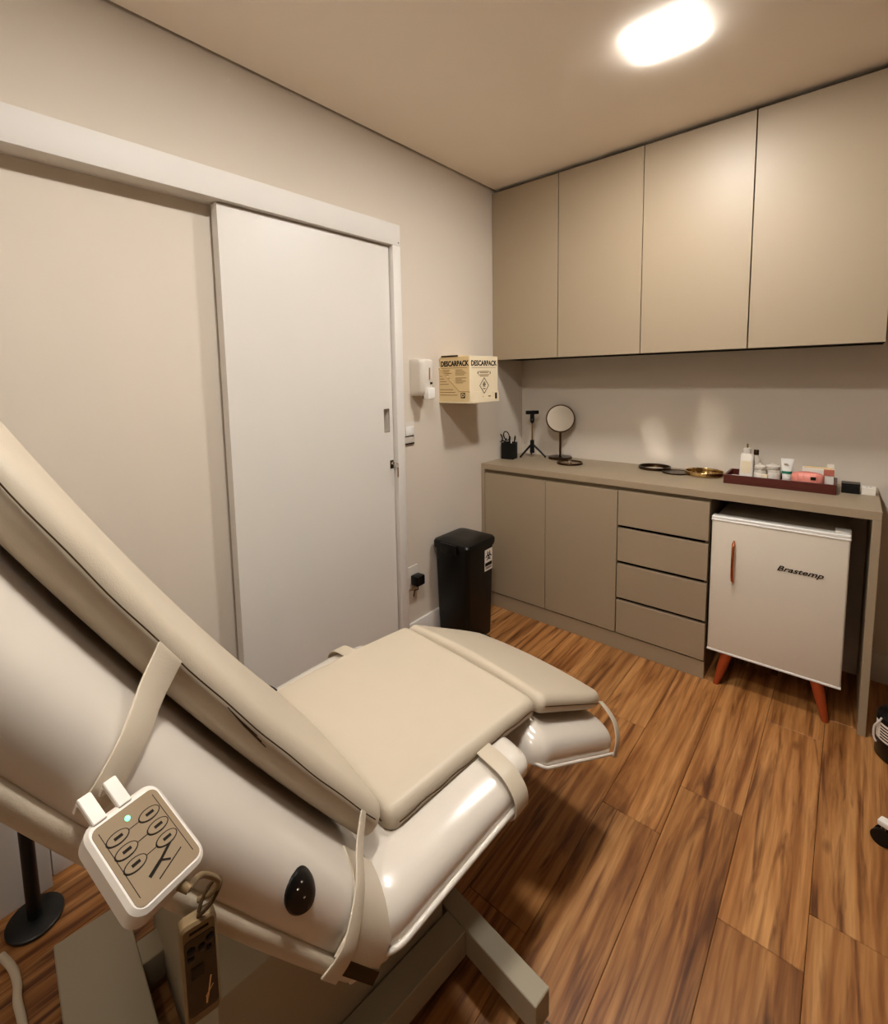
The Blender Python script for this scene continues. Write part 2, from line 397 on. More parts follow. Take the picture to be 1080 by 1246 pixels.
# ------------------------------------------------------------------ small fridge
fr = empty('mini_fridge', 'cream retro mini fridge on splayed wooden legs under the worktop', 'fridge', (1.4775, -0.28, 0))
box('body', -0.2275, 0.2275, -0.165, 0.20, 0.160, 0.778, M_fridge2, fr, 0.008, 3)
dr = box('door', -0.2325, 0.2325, -0.215, -0.170, 0.163, 0.778, M_fridge, fr, 0.007, 3)
box('gasket', -0.226, 0.226, -0.1695, -0.1655, 0.168, 0.77, M_fwhite, fr)
MB().box(-0.2335, 0.2335, -0.2165, -0.168, 0.778, 0.790).box(-0.2345, 0.2345, -0.2175, -0.168, 0.769, 0.7775).build('top_trim', M_fwhite, dr, 30, 0.002, 1)
MB().box(-0.2335, 0.2335, -0.2165, -0.168, 0.156, 0.166).build('bottom_trim', M_fwhite, dr, 30, 0.002, 1)
MB().box(0.185, 0.2335, -0.19, -0.13, 0.7785, 0.797).build('hinge_cover', M_fwhite, fr, 30, 0.004, 2)
# bow handle
hp = [(-0.145, -0.2155, 0.690), (-0.145, -0.232, 0.680), (-0.145, -0.240, 0.655), (-0.145, -0.243, 0.595), (-0.145, -0.238, 0.535), (-0.145, -0.228, 0.508), (-0.145, -0.2155, 0.498)]
hm = MB(); rings = []
for i, p in enumerate(hp):
    w_ = 0.0055 if 0 < i < 6 else 0.003
    rings.append([Vector(p)+Vector((w_*math.cos(t*PI/4), 0.0045*math.sin(t*PI/4), 0)) for t in range(8)])
hm.loft(rings).build('handle', M_copper, dr, 60)
text('lettering', 'Brastemp', 0.031, M_print, dr, frame((0.083, -0.2160, 0.607), (1, 0, 0.0), (0, 0, 1), (0, -1, 0)), 0.0010, 0.35, 0.0003, 1.26)
for sx in (-1, 1):
    for sy, y in ((-1, -0.190), (1, 0.15)):
        a = Vector((sx*0.155, y, 0.1605)); b_ = Vector((sx*0.193, y+sy*0.02, 0.0))
        lg = MB(); rings = []
        for t, r in ((0, 0.024), (0.5, 0.019), (1, 0.011)):
            p = a.lerp(b_, t); rings.append([Vector((p.x+r*math.cos(k*PI/6), p.y+r*math.sin(k*PI/6), p.z)) for k in range(12)])
        lg.loft(rings).build('leg', M_redwood, fr, 50)

# ------------------------------------------------------------------ treatment chair
CA = math.radians(-6)
ch = empty('treatment_chair', 'beige upholstered treatment chair with glossy white shell, reclined beside the sliding door', 'treatment chair', (0.80, -2.05, 0), CA)
TH = []
def back_curve():
    pts = [(-0.296, 0.575)]; th = []
    n = 200; ds_ = 1.2/n
    for i in range(n):
        t = math.radians(52.3 + 9.0*min(i*ds_, 0.95)); th.append(t)
        pts.append((pts[-1][0]-math.cos(t)*ds_, pts[-1][1]+math.sin(t)*ds_))
    th.append(th[-1])
    return pts, th, ds_
BP, BT, BD = back_curve()
def FB(u, s, n):
    if s < 0:
        t = BT[0]; v, z = BP[0][0]-math.cos(t)*s, BP[0][1]+math.sin(t)*s
    else:
        i = min(int(s/BD), len(BP)-2); f = s/BD-i; t = BT[i]
        v = BP[i][0]*(1-f)+BP[i+1][0]*f; z = BP[i][1]*(1-f)+BP[i+1][1]*f
    return Vector((u, v-math.sin(t)*n, z-math.cos(t)*n))
def FT(u, s, n):                       # seat shell tapers towards the knees
    return FS(u, s, n*(1-0.30*min(max((s+0.36)/0.40, 0), 1.2)))
def FS(u, s, n):                       # seat: s along +v, slightly humped
    hump = 0.012*math.cos((s-0.05)*4.0)
    return Vector((u, s, 0.555+hump-n))
LA = math.radians(25)
def FL(u, s, n):                       # leg rest slopes down
    return Vector((u, 0.245+math.cos(LA)*s-math.sin(LA)*n, 0.566-math.sin(LA)*s-math.cos(LA)*n))
def ring2(w, n0, n1, r, crown, k=5):
    """rounded rectangle (u,n), top at n0 with crown"""
    r = max(min(r, w*0.99, (n1-n0)/2*0.99), 1e-4); pts = []
    for (cx, cy, a0) in ((w-r, n0+r, -PI/2), (w-r, n1-r, 0), (-w+r, n1-r, PI/2), (-w+r, n0+r, PI)):
        for i in range(k+1):
            a = a0 + PI/2*i/k; pts.append([cx+r*math.cos(a), cy+r*math.sin(a)])
    # extra points along the top
    top = []
    for i in range(1, 12): top.append([-(w-r) + 2*(w-r)*i/12, n0])
    pts = pts + top
    for p in pts:
        f = max(0, (n1-p[1])/(n1-n0)); p[1] -= crown*f*(1-(p[0]/w)**2)
    return pts
def pad(F, w, s0, s1, n0, n1, r, crown, wf=None, ends=(None, None), steps=22):
    st = []
    r0 = ends[0] if ends[0] is not None else r; r1 = ends[1] if ends[1] is not None else r
    for i in range(6): a = PI/2*i/6; st.append((s0+r0*(1-math.sin(a) if False else 1-math.cos(PI/2-a+0)*1.0) if False else s0+r0*(1-math.cos(a)), r*(1-math.sin(a))))
    st = [(s0+r0*(1-math.cos(PI/2*i/6)), r*(1-math.sin(PI/2*i/6))) for i in range(6)]
    for i in range(steps+1): st.append((s0+r0+(s1-s0-r0-r1)*i/steps, 0))
    st += [(s1-r1*(1-math.cos(PI/2*i/6)), r*(1-math.sin(PI/2*i/6))) for i in range(5, -1, -1)]
    rings = []
    for s, e in st:
        e *= 0.93
        ww = (w if wf is None else wf(s)) - e
        rings.append([F(u, s, n) for u, n in ring2(ww, n0+min(e, (n1-n0)*.42), n1-min(e, (n1-n0)*.42), r, crown)])
    return MB().loft(rings)
def prof(W_, D, nb, p=0.62, k=28):
    out = []
    for i in range(k+1):
        a = PI*i/k; c_, s_ = math.cos(a), math.sin(a)
        out.append((W_*math.copysign(abs(c_)**p, c_), nb-D*abs(s_)**p))
    return out
def shell(F, W_, D, nb, s0, s1, r0, r1, p=0.62, bot=0.012):
    rings = []
    st = [(s0+r0*(1-math.cos(PI/2*i/7)), r0*(1-math.sin(PI/2*i/7))) for i in range(7)]
    st += [(s0+r0+(s1-s0-r0-r1)*i/16, 0) for i in range(17)]
    st += [(s1-r1*(1-math.cos(PI/2*i/7)), r1*(1-math.sin(PI/2*i/7))) for i in range(6, -1, -1)]
    for s, e in st:
        pr_ = prof(W_-e, max(D-e, D*0.15), nb, p)
        pr_ = pr_ + [(-(W_-e)+0.008, nb+bot), ((W_-e)-0.008, nb+bot)]
        rings.append([F(u, s, n) for u, n in pr_])
    return MB().loft(rings)
def rim(F, W_, nb, s0, s1, r0, rr, off=0.004, both=True):
    """beading along the lower edge of a shell"""
    path = []
    for i in range(0, 33): path.append((W_+off, s1-(s1-s0-r0)*i/32))
    for i in range(1, 13): a = PI/2*i/12; path.append((W_+off-r0*(1-math.cos(a)), s0+r0-r0*math.sin(a)))
    left = [(-u, s) for u, s in path][::-1]
    return MB().tube([F(u, s, nb) for u, s in path+left], rr, 8)

WB, DB, NB = 0.372, 0.112, 0.160
bs = shell(FB, WB, DB, NB, -0.055, 1.02, 0.05, 0.10).build('backrest_shell', M_shell, ch, 50)
def back_w(s): return 0.282 - 0.03*max(0, (s-0.80)/0.2)**2
bcu = pad(FB, 0.282, 0.0, 1.0, -0.018, 0.046, 0.030, 0.014, back_w, (0.02, 0.05), 40).build('backrest_cushion', M_leather, ch, 60)
# seam along the near and far edge of the backrest cushion
for sg in (1, -1):
    MB().tube([FB(sg*(back_w(0.03+0.94*i/40)+0.0008), 0.03+0.94*i/40, 0.004+0.0007*math.sin(i*0.9)) for i in range(41)], 0.0011, 6).build('seam', M_seam, bcu)
# small tucks at the seam
tk = MB()
for i in range(3): tk.tube([FB(0.2828, 0.475, 0.007), FB(0.2836, 0.44-0.006*i, 0.009+0.0012*i), FB(0.2828, 0.395-0.014*i, 0.0105+0.0022*i)], 0.0007, 5)
tk.build('tuck', M_seam, bcu)
# seat
WS, DS, NS = 0.374, 0.088, 0.120
shell(FT, WS, DS, NS, -0.405, 0.03, 0.085, 0.02, 0.52).build('seat_shell', M_shell, ch, 50)
shell(FT, WS-0.022, DS-0.012, NS-0.014, 0.0, 0.105, 0.02, 0.035, 0.52).build('hinge_cover', M_shell, ch, 50)
rm = rim(FT, WS, NS+0.004, -0.405, 0.03, 0.085, 0.006, 0.003); rm.build('shell_rim', M_plastic, ch, 60)
MB().box(-0.33, 0.33, -0.36, -0.02, 0.385, 0.425).build('seat_frame', M_dark, ch)
sc = pad(FS, 0.272, -0.275, 0.238, -0.006, 0.050, 0.024, 0.006).build('seat_cushion', M_leather, ch, 60)
for sg in (1, -1):
    MB().tube([FS(sg*0.2728, -0.25+0.465*i/24, 0.022+0.002*math.sin(i*1.3)) for i in range(25)], 0.0012, 6).build('seam', M_seam, sc)
MB().tube([FS(-0.245+0.49*i/20, -0.2755, 0.022) for i in range(21)], 0.0012, 6).build('seam', M_seam, sc)
MB().tube([FS(-0.245+0.49*i/20, 0.2385, 0.022) for i in range(21)], 0.0012, 6).build('seam', M_seam, sc)
# leg rest
lc = pad(FL, 0.280, 0.012, 0.412, -0.004, 0.046, 0.022, 0.013, lambda s: 0.280-0.018*max(0, (s-0.26)/0.15)**2.4).build('legrest_cushion', M_leather, ch, 60)
for sg in (1, -1):
    MB().tube([FL(sg*0.2808, 0.03+0.33*i/16, 0.020) for i in range(17)], 0.0012, 6).build('seam', M_seam, lc)
shell(FL, 0.335, 0.088, 0.137, -0.035, 0.405, 0.05, 0.03, 0.58).build('legrest_shell', M_shell, ch, 50)
rim(FL, 0.335, 0.142, -0.02, 0.41, 0.03, 0.0045).build('legrest_rim', M_plastic, ch, 60)
# straps
def smooth(pts, n=6):
    out = []
    P = [pts[0]]+list(pts)+[pts[-1]]
    for i in range(1, len(P)-2):
        for k in range(n):
            t = k/n; a, b, c_, d = P[i-1], P[i], P[i+1], P[i+2]
            out.append(0.5*((2*b)+(c_-a)*t+(2*a-5*b+4*c_-d)*t*t+(3*b-a-3*c_+d)*t**3))
    out.append(P[-2]); return out
def strap(F, keys, s, half, sg=1, drift=0.0, half2=None):
    pts = smooth([Vector((u, n)) for u, n in keys], 5)
    path, wv, nr = [], [], []
    n = len(pts)
    for i, (u, nn) in enumerate(pts):
        a, b_ = pts[max(i-1, 0)], pts[min(i+1, n-1)]
        f = i/(n-1); ss = s + drift*f; hf = half + ((half2 or half)-half)*f
        P = F(sg*u, ss, nn)
        t = (F(sg*b_[0], ss, b_[1]) - F(sg*a[0], ss, a[1])).normalized()
        wd_ = (F(sg*u, ss+hf, nn)-F(sg*u, ss-hf, nn))/2
        nrm = t.cross(wd_.normalized())
        if nrm.dot(P - F(0, ss, 0.16)) < 0: nrm = -nrm
        path.append(P); wv.append(wd_); nr.append(nrm)
    return MB().ribbon(path, wv, nr, 0.0035).build('strap', M_leather, ch, 60, 0.0012, 2)
for sg in (1, -1):
    strap(FB, [(0.281, 0.004), (0.312, 0.046), (0.353, 0.087), (0.373, 0.128), (0.371, 0.152)], 0.612, 0.024, sg, -0.022, 0.013)
    strap(FB, [(0.281, 0.004), (0.312, 0.046), (0.355, 0.088), (0.385, 0.145), (0.380, 0.192)], 0.075, 0.008, sg, -0.012, 0.020)
    strap(FT, [(0.271, 0.026), (0.310, 0.030), (0.352, 0.042), (0.382, 0.080), (0.386, 0.125), (0.372, 0.150)], 0.012, 0.023, sg, -0.008)
    strap(FL, [(0.270, 0.020), (0.300, 0.036), (0.326, 0.060), (0.342, 0.100), (0.342, 0.150)], 0.392, 0.014, sg, 0.010)
# lower end of the backrest: fabric flap and hem
fl = MB(); rings = []
for s, e in ((-0.062, 0.004), (-0.03, 0.0), (0.07, 0.0)):
    pr_ = [(u, n) for u, n in prof(WB+0.006-e, DB+0.006-e, NB+0.004, 0.62) if u > 0.27]
    inner = [(u-0.004, n+0.003) for u, n in pr_][::-1]
    rings.append([FB(u, s, n) for u, n in pr_+inner])
fl.loft(rings).build('end_flap', M_leather, ch, 50)
MB().ribbon([FB(WB+0.001, -0.060, NB+0.012), FB(WB+0.001, 0.035, NB+0.012)], [FB(0, 0, 0.010)-FB(0, 0, 0)]*2, [(1, 0, 0)]*2, 0.006).build('hem', M_seam, ch)
# rail along the lower edge of the backrest
for sg in (1, -1):
    MB().tube([FB(sg*(WB-0.012), 0.0+1.02*i/30, NB+0.020) for i in range(31)], 0.0165, 14).build('rail', M_leather, ch, 60)
# oval badge on the shell
bu = 0.0
def badge(off, ra, rb, seg=28):
    pts = []
    for k in range(seg):
        a = 2*PI*k/seg; ds2 = ra*math.cos(a); dn = rb*math.sin(a)
        n = 0.118+dn; t = max(0.0, (NB-n)/DB); sn = t**(1/0.62); uu = WB*max(0, 1-sn*sn)**(0.31)
        pts.append(FB(uu+off, 0.213+ds2, n))
    return pts
bg = MB().loft([badge(-0.004, 0.033, 0.024), badge(0.004, 0.033, 0.024), badge(0.0065, 0.030, 0.021), badge(0.007, 0.020, 0.014), badge(0.0072, 0.006, 0.007)]).build('badge', M_black, ch, 40)
for (a, b_) in ((0.012, -0.012), (-0.004, 0.0), (0.016, -0.004)):
    n = 0.118+b_; t = (NB-n)/DB; sn = t**(1/0.62); uu = WB*(1-sn*sn)**0.31
    P = FB(uu+0.0075, 0.213+a, n)
    MB().lathe([(0.0, -0.001), (0.0022, 0.0), (0.0, 0.0012)], P, 8).build('badge_mark', M_chrome, bg)
MB().tube(smooth([Vector(p) for p in ((-0.355, -0.33, 0.545), (-0.345, -0.30, 0.556), (-0.332, -0.272, 0.552), (-0.31, -0.25, 0.543), (-0.28, -0.24, 0.535))]), 0.0028, 8).build('wire', M_black, ch, 60)
# base frame
fo = MB().box(-0.39, 0.39, -0.795, -0.645, 0.012, 0.100).build('foot_beam', M_grey, ch, 30, 0.002, 1)
MB().box(-0.46, 0.46, -0.045, 0.008, 0.030, 0.100).build('foot_beam', M_grey, ch, 30, 0.002, 1)
for sg in (1, -1):
    MB().box(min(sg*0.2, sg*0.262), max(sg*0.2, sg*0.262), -0.6445, -0.0455, 0.03, 0.100).build('side_beam', M_grey, ch, 30, 0.002, 1)
    bx = MB(); bx.cyl((sg*0.44, -0.018, 0.0), (sg*0.44, -0.018, 0.010), 0.020, 0.018, 16).cyl((sg*0.44, -0.018, 0.010), (sg*0.44, -0.018, 0.031), 0.006, seg=10)
    bx.build('levelling_foot', M_black, ch, 40)
    MB().box(sg*0.468-0.006, sg*0.468+0.006, -0.035, -0.004, 0.004, 0.034).build('foot_clip', M_chrome, ch, 30, 0.002, 1)
    bx = MB(); bx.cyl((sg*0.34, -0.72, 0.0), (sg*0.34, -0.72, 0.0125), 0.022, seg=16); bx.build('levelling_foot', M_black, ch, 40)
MB().box(-0.30, 0.198, -0.60, -0.06, 0.02, 0.384).build('column_cover', M_grey, ch, 30, 0.004, 2)
# bracket under backrest hinge
br = MB(); br.loft([[Vector((u, -0.43, 0.41)), Vector((u, -0.35, 0.385)), Vector((u, -0.30, 0.40)), Vector((u, -0.33, 0.47)), Vector((u, -0.42, 0.50))] for u in (0.325, 0.35)])
br.build('hinge_bracket', M_plastic, ch, 40, 0.004, 2)
MB().box(-0.16, 0.12, -0.50, -0.30, 0.36, 0.50).build('backrest_actuator', M_dark, ch)

# ---- wired hand control hooked on the rail (built in the chair's frame, standing on its own)
R6 = Matrix.Translation((0.80, -2.05, 0)) @ Matrix.Rotation(CA, 4, 'Z')
def chair_axis(b, g): return Vector((math.cos(b)*math.cos(g), math.cos(b)*math.sin(g), -math.sin(b)))
A = chair_axis(math.radians(27.2), math.radians(19.0))
h_ = math.radians(-31.9); Rv = Vector((math.sin(h_), math.cos(h_), 0)); Rv = (Rv - A*Rv.dot(A)).normalized()
Nn = Rv.cross(-A).normalized()
if Nn.z < 0: Nn = -Nn
TLc = Vector((0.4205, -0.7765, 0.9977)); HW, HL, HT = 0.086, 0.110, 0.024; HS = 0.94
Mh = R6 @ frame(TLc, Rv, -A, Nn)       # local: x right, y up the control, z out of its face; origin top left
hc = empty('hand_control', 'beige wired hand control with oval buttons hooked on the chair rail', 'remote control'); Mh = Mh @ Matrix.Scale(HS, 4); hc.matrix_world = Mh
def rrect(x0, x1, y0, y1, r, k=5):
    o = []
    for cx, cy, a0 in ((x1-r, y1-r, 0), (x0+r, y1-r, PI/2), (x0+r, y0+r, PI), (x1-r, y0+r, 3*PI/2)):
        for i in range(k+1): a = a0+PI/2*i/k; o.append((cx+r*math.cos(a), cy+r*math.sin(a)))
    return o
def plate(x0, x1, y0, y1, z0, z1, r, k=5, e=0.0):
    m = MB()
    rs = [[Vector((a, b, z0)) for a, b in rrect(x0, x1, y0, y1, r, k)]]
    if e:
        rs.append([Vector((a, b, z1-e)) for a, b in rrect(x0, x1, y0, y1, r, k)])
        rs.append([Vector((a, b, z1)) for a, b in rrect(x0+e, x1-e, y0+e, y1-e, max(r-e, 0.001), k)])
    else:
        rs.append([Vector((a, b, z1)) for a, b in rrect(x0, x1, y0, y1, r, k)])
    return m.loft(rs)
plate(0, HW, -HL, 0, -HT, 0, 0.016, 6, 0.004).build('body', M_plastic, hc, 40)
fc = plate(0.006, HW-0.006, -HL+0.006, -0.009, 0, 0.0006, 0.008, 4).build('membrane', M_tan, hc, 40)
for i in range(3):
    for j, xx in enumerate((0.024, 0.060)):
        yy = -0.032 - 0.017*i
        e = [(xx+0.0125*math.cos(t*PI/12), yy+0.0068*math.sin(t*PI/12)) for t in range(24)]
        e2 = [(xx+0.0112*math.cos(t*PI/12), yy+0.0056*math.sin(t*PI/12)) for t in range(24)]
        bt = MB().loft([[Vector((a, b, 0.0005)) for a, b in e], [Vector((a, b, 0.0012)) for a, b in e]]).build('button', M_print, fc)
        MB().loft([[Vector((a, b, 0.0012)) for a, b in e2], [Vector((a, b, 0.0017)) for a, b in e2]]).build('button_face', M_tan, bt)
        MB().box(xx-0.004, xx+0.005, yy-0.0016, yy+0.0016, 0.0017, 0.0020).build('button_icon', M_print, bt)
ln = MB()
for i in range(3): ln.box(0.036, 0.050, -0.0325-0.017*i, -0.0318-0.017*i, 0.0005, 0.0010)
ln.box(0.012, 0.0125, -0.095, -0.016, 0.0005, 0.001).box(HW-0.0125, HW-0.012, -0.095, -0.016, 0.0005, 0.001)
ln.build('printed_lines', M_print, fc)
lg = MB()
def bar2(m, p, q, w, z0=0.0005, z1=0.0011):
    p, q = Vector((*p, 0)), Vector((*q, 0)); d = (q-p).normalized(); n = Vector((-d.y, d.x, 0))*w/2
    vs = [p-n, q-n, q+n, p+n]
    return m.add([v+Vector((0, 0, z0)) for v in vs]+[v+Vector((0, 0, z1)) for v in vs], [(0,3,2,1), (4,5,6,7), (0,1,5,4), (1,2,6,5), (2,3,7,6), (3,0,4,7)])
bar2(lg, (0.028, -0.086), (0.044, -0.080), 0.0035); bar2(lg, (0.044, -0.080), (0.062, -0.071), 0.0028); bar2(lg, (0.044, -0.080), (0.052, -0.086), 0.002)
bar2(lg, (0.034, -0.094), (0.066, -0.084), 0.0012)
lg.build('emblem', M_print, fc)
MB().lathe([(0.0028, 0.0004), (0.0028, 0.0012), (0.001, 0.0018)], (0.041, -0.021, 0), 14).build('indicator_light', M_led, hc)
for xx in (0.012, 0.040):
    hk = MB(); hk.box(xx, xx+0.015, -0.006, 0.030, -0.004, 0.0022).box(xx, xx+0.015, 0.025, 0.030, -0.018, -0.004)
    hk.build('hook', M_plastic, hc, 30, 0.001, 1)
MB().tube([(HW*0.62, -HL+0.002, -0.014), (HW*0.66, -HL-0.010, -0.014)], [0.006, 0.004], 10).build('cable_boot', M_tan, hc, 40)
inv = Mh.inverted()
cpts = [Vector((HW*0.66, -HL-0.008, -0.014))]
for q in ((0.440, -0.672, 0.885), (0.414, -0.648, 0.838), (0.394, -0.646, 0.805), (0.378, -0.662, 0.790)):
    cpts.append(inv @ (R6 @ Vector(q)))
MB().tube(smooth(cpts), 0.0036, 8).build('cable', M_tan, hc, 60)

# ---- slim remote hanging under the rail
Mr = R6 @ frame(Vector((0.398, -0.690, 0.786)), Vector((0.10, 1, 0.0)), Vector((0.03, 0.0, 1)), Vector((1, -0.10, -0.03)))
rc = empty('hanging_remote', 'slim remote with a dark face dangling below the chair rail', 'remote control'); rc.matrix_world = Mr
RW, RL = 0.042, 0.140
plate(0, RW, -RL, 0, -0.016, 0, 0.008, 5, 0.003).build('body', M_tan, rc, 40)
rf = plate(0.0035, RW-0.0035, -RL+0.014, -0.018, 0, 0.0008, 0.005, 4).build('face', M_screen, rc, 40)
for (xx, yy, rr) in ((0.011, -0.034, 0.005), (0.023, -0.036, 0.0045), (0.033, -0.030, 0.005), (0.031, -0.043, 0.0035), (0.010, -0.044, 0.004)):
    MB().lathe([(rr, 0.0007), (rr, 0.0022), (rr*0.7, 0.003)], (xx, yy, 0), 16).build('button', M_black, rf, 40)
MB().box(0.009, 0.024, -0.074, -0.058, 0.0007, 0.0015).build('button_pad', M_black, rf)
mk = MB(); bar2(mk, (0.026, -0.112), (0.031, -0.082), 0.0016, 0.0007, 0.0013); bar2(mk, (0.024, -0.108), (0.033, -0.096), 0.0012, 0.0007, 0.0013); bar2(mk, (0.0245, -0.118), (0.0255, -0.108), 0.0022, 0.0007, 0.0013)
mk.build('emblem', M_chrome, rf)
MB().box(0.010, 0.032, -0.012, -0.009, 0, 0.0006).build('slot', M_print, rc)
invr = Mr.inverted()
sp = [invr @ (R6 @ Vector(q)) for q in ((0.394, -0.668, 0.786), (0.402, -0.655, 0.800), (0.398, -0.640, 0.812), (0.386, -0.640, 0.812), (0.384, -0.655, 0.80), (0.390, -0.666, 0.787))]
MB().tube(smooth(sp), 0.0022, 7).build('wrist_cord', M_seam, rc, 60)

# ------------------------------------------------------------------ black floor stand behind the chair
st = empty('floor_stand', 'black metal stand with a round base by the door wall behind the chair', 'stand', (0.118, -2.806, 0))
MB().lathe([(0.062, 0.0), (0.0645, 0.004), (0.0645, 0.010), (0.061, 0.013), (0.02, 0.015)], (0, 0, 0), 40).build('base', M_blackm, st, 40)
MB().cyl((0, 0, 0.012), (0, 0, 0.95), 0.0165, seg=20).build('pole', M_blackm, st, 40)
MB().cyl((0, -0.016, 0.352), (0, -0.042, 0.352), 0.010, seg=14).build('clamp_knob', M_black, st, 40)
MB().lathe([(0.022, 0.95), (0.022, 0.962), (0.012, 0.97)], (0, 0, 0), 20).build('cap', M_black, st, 40)
cp = [(0.165, -2.882, 0.009), (0.22, -2.868, 0.009), (0.27, -2.866, 0.009), (0.31, -2.872, 0.009), (0.37, -2.872, 0.009), (0.44, -2.882, 0.009), (0.50, -2.95, 0.009), (0.52, -3.1, 0.009)]
tag(MB().tube(smooth([Vector(p) for p in cp]), 0.009, 10).build('extension_cable', M_cord, None, 60), 'pale cord lying on the wood floor beside the black stand', 'cable')

# ------------------------------------------------------------------ black bin
bn = empty('pedal_bin', 'tall black plastic bin with a biohazard sticker in front of the cabinet', 'bin', (0.14, -0.872, 0))
def rring(hx, hy, r, z, k=5, ox=0.0, oy=0.0): return [Vector((a+ox, b+oy, z)) for a, b in rrect(-hx, hx, -hy, hy, r, k)]
MB().loft([rring(0.098, 0.112, 0.02, 0.0), rring(0.100, 0.114, 0.022, 0.01), rring(0.112, 0.126, 0.025, 0.510), rring(0.118, 0.132, 0.027, 0.512), rring(0.118, 0.132, 0.027, 0.522)]).build('body', M_black, bn, 35)
ld = MB().loft([rring(0.121, 0.136, 0.03, 0.523), rring(0.122, 0.137, 0.03, 0.545), rring(0.117, 0.131, 0.03, 0.556), rring(0.085, 0.095, 0.03, 0.566), rring(0.05, 0.05, 0.02, 0.567)]).build('lid', M_black, bn, 35)
MB().box(-0.055, 0.055, -0.150, -0.1365, 0.505, 0.556).build('hinge', M_black, ld, 30, 0.004, 2)
MB().box(0.10, 0.14, -0.04, 0.04, 0.004, 0.016).build('pedal', M_black, bn, 30, 0.003, 2)
sk = MB(); sk.box(0.0, 0.0008, -0.036, 0.036, -0.060, 0.060, Matrix.Translation((0.1105, 0.068, 0.435)) @ Matrix.Rotation(-math.radians(1.35), 4, 'Y').inverted())
sk = sk.build('sticker', M_paper, bn)
Ms = Matrix.Translation((0.1116, 0.068, 0.435)) @ frame((0, 0, 0), (0, 1, 0), (0.024, 0, 1), (1, 0, -0.024))
def ringm(m, cx, cy, r, w, z0, z1, a0=0, a1=2*PI, n=20, M=None):
    for i in range(n):
        a, b = a0+(a1-a0)*i/n, a0+(a1-a0)*(i+1)/n
        q = [(cx+(r-w)*math.cos(a), cy+(r-w)*math.sin(a)), (cx+r*math.cos(a), cy+r*math.sin(a)), (cx+r*math.cos(b), cy+r*math.sin(b)), (cx+(r-w)*math.cos(b), cy+(r-w)*math.sin(b))]
        vs = [Vector((x_, y_, z)) for z in (z0, z1) for x_, y_ in q]
        if M is not None: vs = [M @ v for v in vs]
        m.add(vs, [(0,3,2,1), (4,5,6,7), (0,1,5,4), (1,2,6,5), (2,3,7,6), (3,0,4,7)])
    return m
def biohazard(m, cx, cy, R, M):
    for k in range(3):
        a = PI/2 + k*2*PI/3
        ringm(m, cx+R*0.48*math.cos(a), cy+R*0.48*math.sin(a), R*0.52, R*0.19, 0, 0.0006, a-PI*0.86+PI*0.0+0.0, a+PI*0.86, 14, M) if False else ringm(m, cx+R*0.52*math.cos(a), cy+R*0.52*math.sin(a), R*0.50, R*0.18, 0, 0.0006, a+PI*0.18, a+PI*1.82, 14, M)
    ringm(m, cx, cy, R*0.58, R*0.12, 0, 0.0006, 0, 2*PI, 18, M)
    return m
pm_ = MB(); biohazard(pm_, 0, 0.022, 0.030, Ms)
pm_.build('biohazard_symbol', M_print, sk)
pm_ = MB(); pm_.box(-0.032, 0.032, -0.034, -0.014, 0, 0.0006, Ms)
for yy in (-0.041, -0.048): pm_.box(-0.028, 0.028, yy-0.002, yy+0.002, 0, 0.0006, Ms)
pm_.build('caption_band', M_print, sk)

# ------------------------------------------------------------------ on the door wall
# sharps disposal carton
db = empty('sharps_carton', 'cardboard sharps disposal box in a wall holder above the black bin', 'box', (0.0, -0.762, 1.30))
MB().box(0.008, 0.204, -0.134, 0.134, 0.004, 0.244).build('carton', M_card, db, None, 0.001, 1)
# side facing the door is tan
MB().box(0.008, 0.2035, -0.1352, -0.1345, 0.005, 0.243).build('side_panel', M_card2, db)
MB().box(0.012, 0.10, -0.130, 0.02, 0.2445, 0.252).build('top_flap', M_card2, db)
MB().box(0.02, 0.13, -0.139, -0.1335, 0.243, 0.250).build('lid_edge', M_print, db)
hb = MB()
# holder tray: low front lip, back plate
hb.box(0.0, 0.209, -0.139, 0.139, -0.004, 0.0035)
hb.box(0.2045, 0.209, -0.139, -0.02, 0.0035, 0.055).box(0.2045, 0.209, -0.02, 0.085, 0.0035, 0.020).box(0.2045, 0.209, 0.085, 0.139, 0.0035, 0.050)
hb.box(0.0005, 0.004, -0.139, 0.139, 0.0035, 0.19)
hold = hb.build('wall_holder', M_card, db)
sl_ = MB(); sl_.add([(0.004, -0.139, 0.0035), (0.2045, -0.139, 0.0035), (0.2045, -0.139, 0.055), (0.14, -0.139, 0.058), (0.004, -0.139, 0.185),
        (0.004, -0.1356, 0.0035), (0.2045, -0.1356, 0.0035), (0.2045, -0.1356, 0.055), (0.14, -0.1356, 0.058), (0.004, -0.1356, 0.185)],
       [(0,1,2,3,4), (9,8,7,6,5), (0,5,6,1), (1,6,7,2), (2,7,8,3), (3,8,9,4), (4,9,5,0)])
sl_.build('side_lip', M_card2, hold)
pt = MB(); MT_ = frame((0.106, -0.1391, 0.122), (1, 0, 0), (0, 0, 1), (0, -1, 0))
for i in range(8):
    yy = 0.018-0.0145*i; x1_ = min(-0.098+0.014*(i+1.2)*1.05, 0.03)
    if i != 4: pt.box(-0.096, x1_, yy-0.0016, yy+0.0016, 0, 0.0005, MT_)
pt.build('small_print', M_printtan, hold)['kind'] = 'stuff'
ed = MB(); ed.tube([(0.001, -0.1395, 0.186), (0.14, -0.1395, 0.0585), (0.209, -0.1395, 0.056)], 0.0013, 6); ed.build('holder_edge', M_printtan, hold)
MS = frame((0.106, -0.1353, 0.122), (1, 0, 0), (0, 0, 1), (0, -1, 0))           # side facing the door
MF = frame((0.2042, 0.0, 0.122), (0, 1, 0), (0, 0, 1), (1, 0, 0))               # front
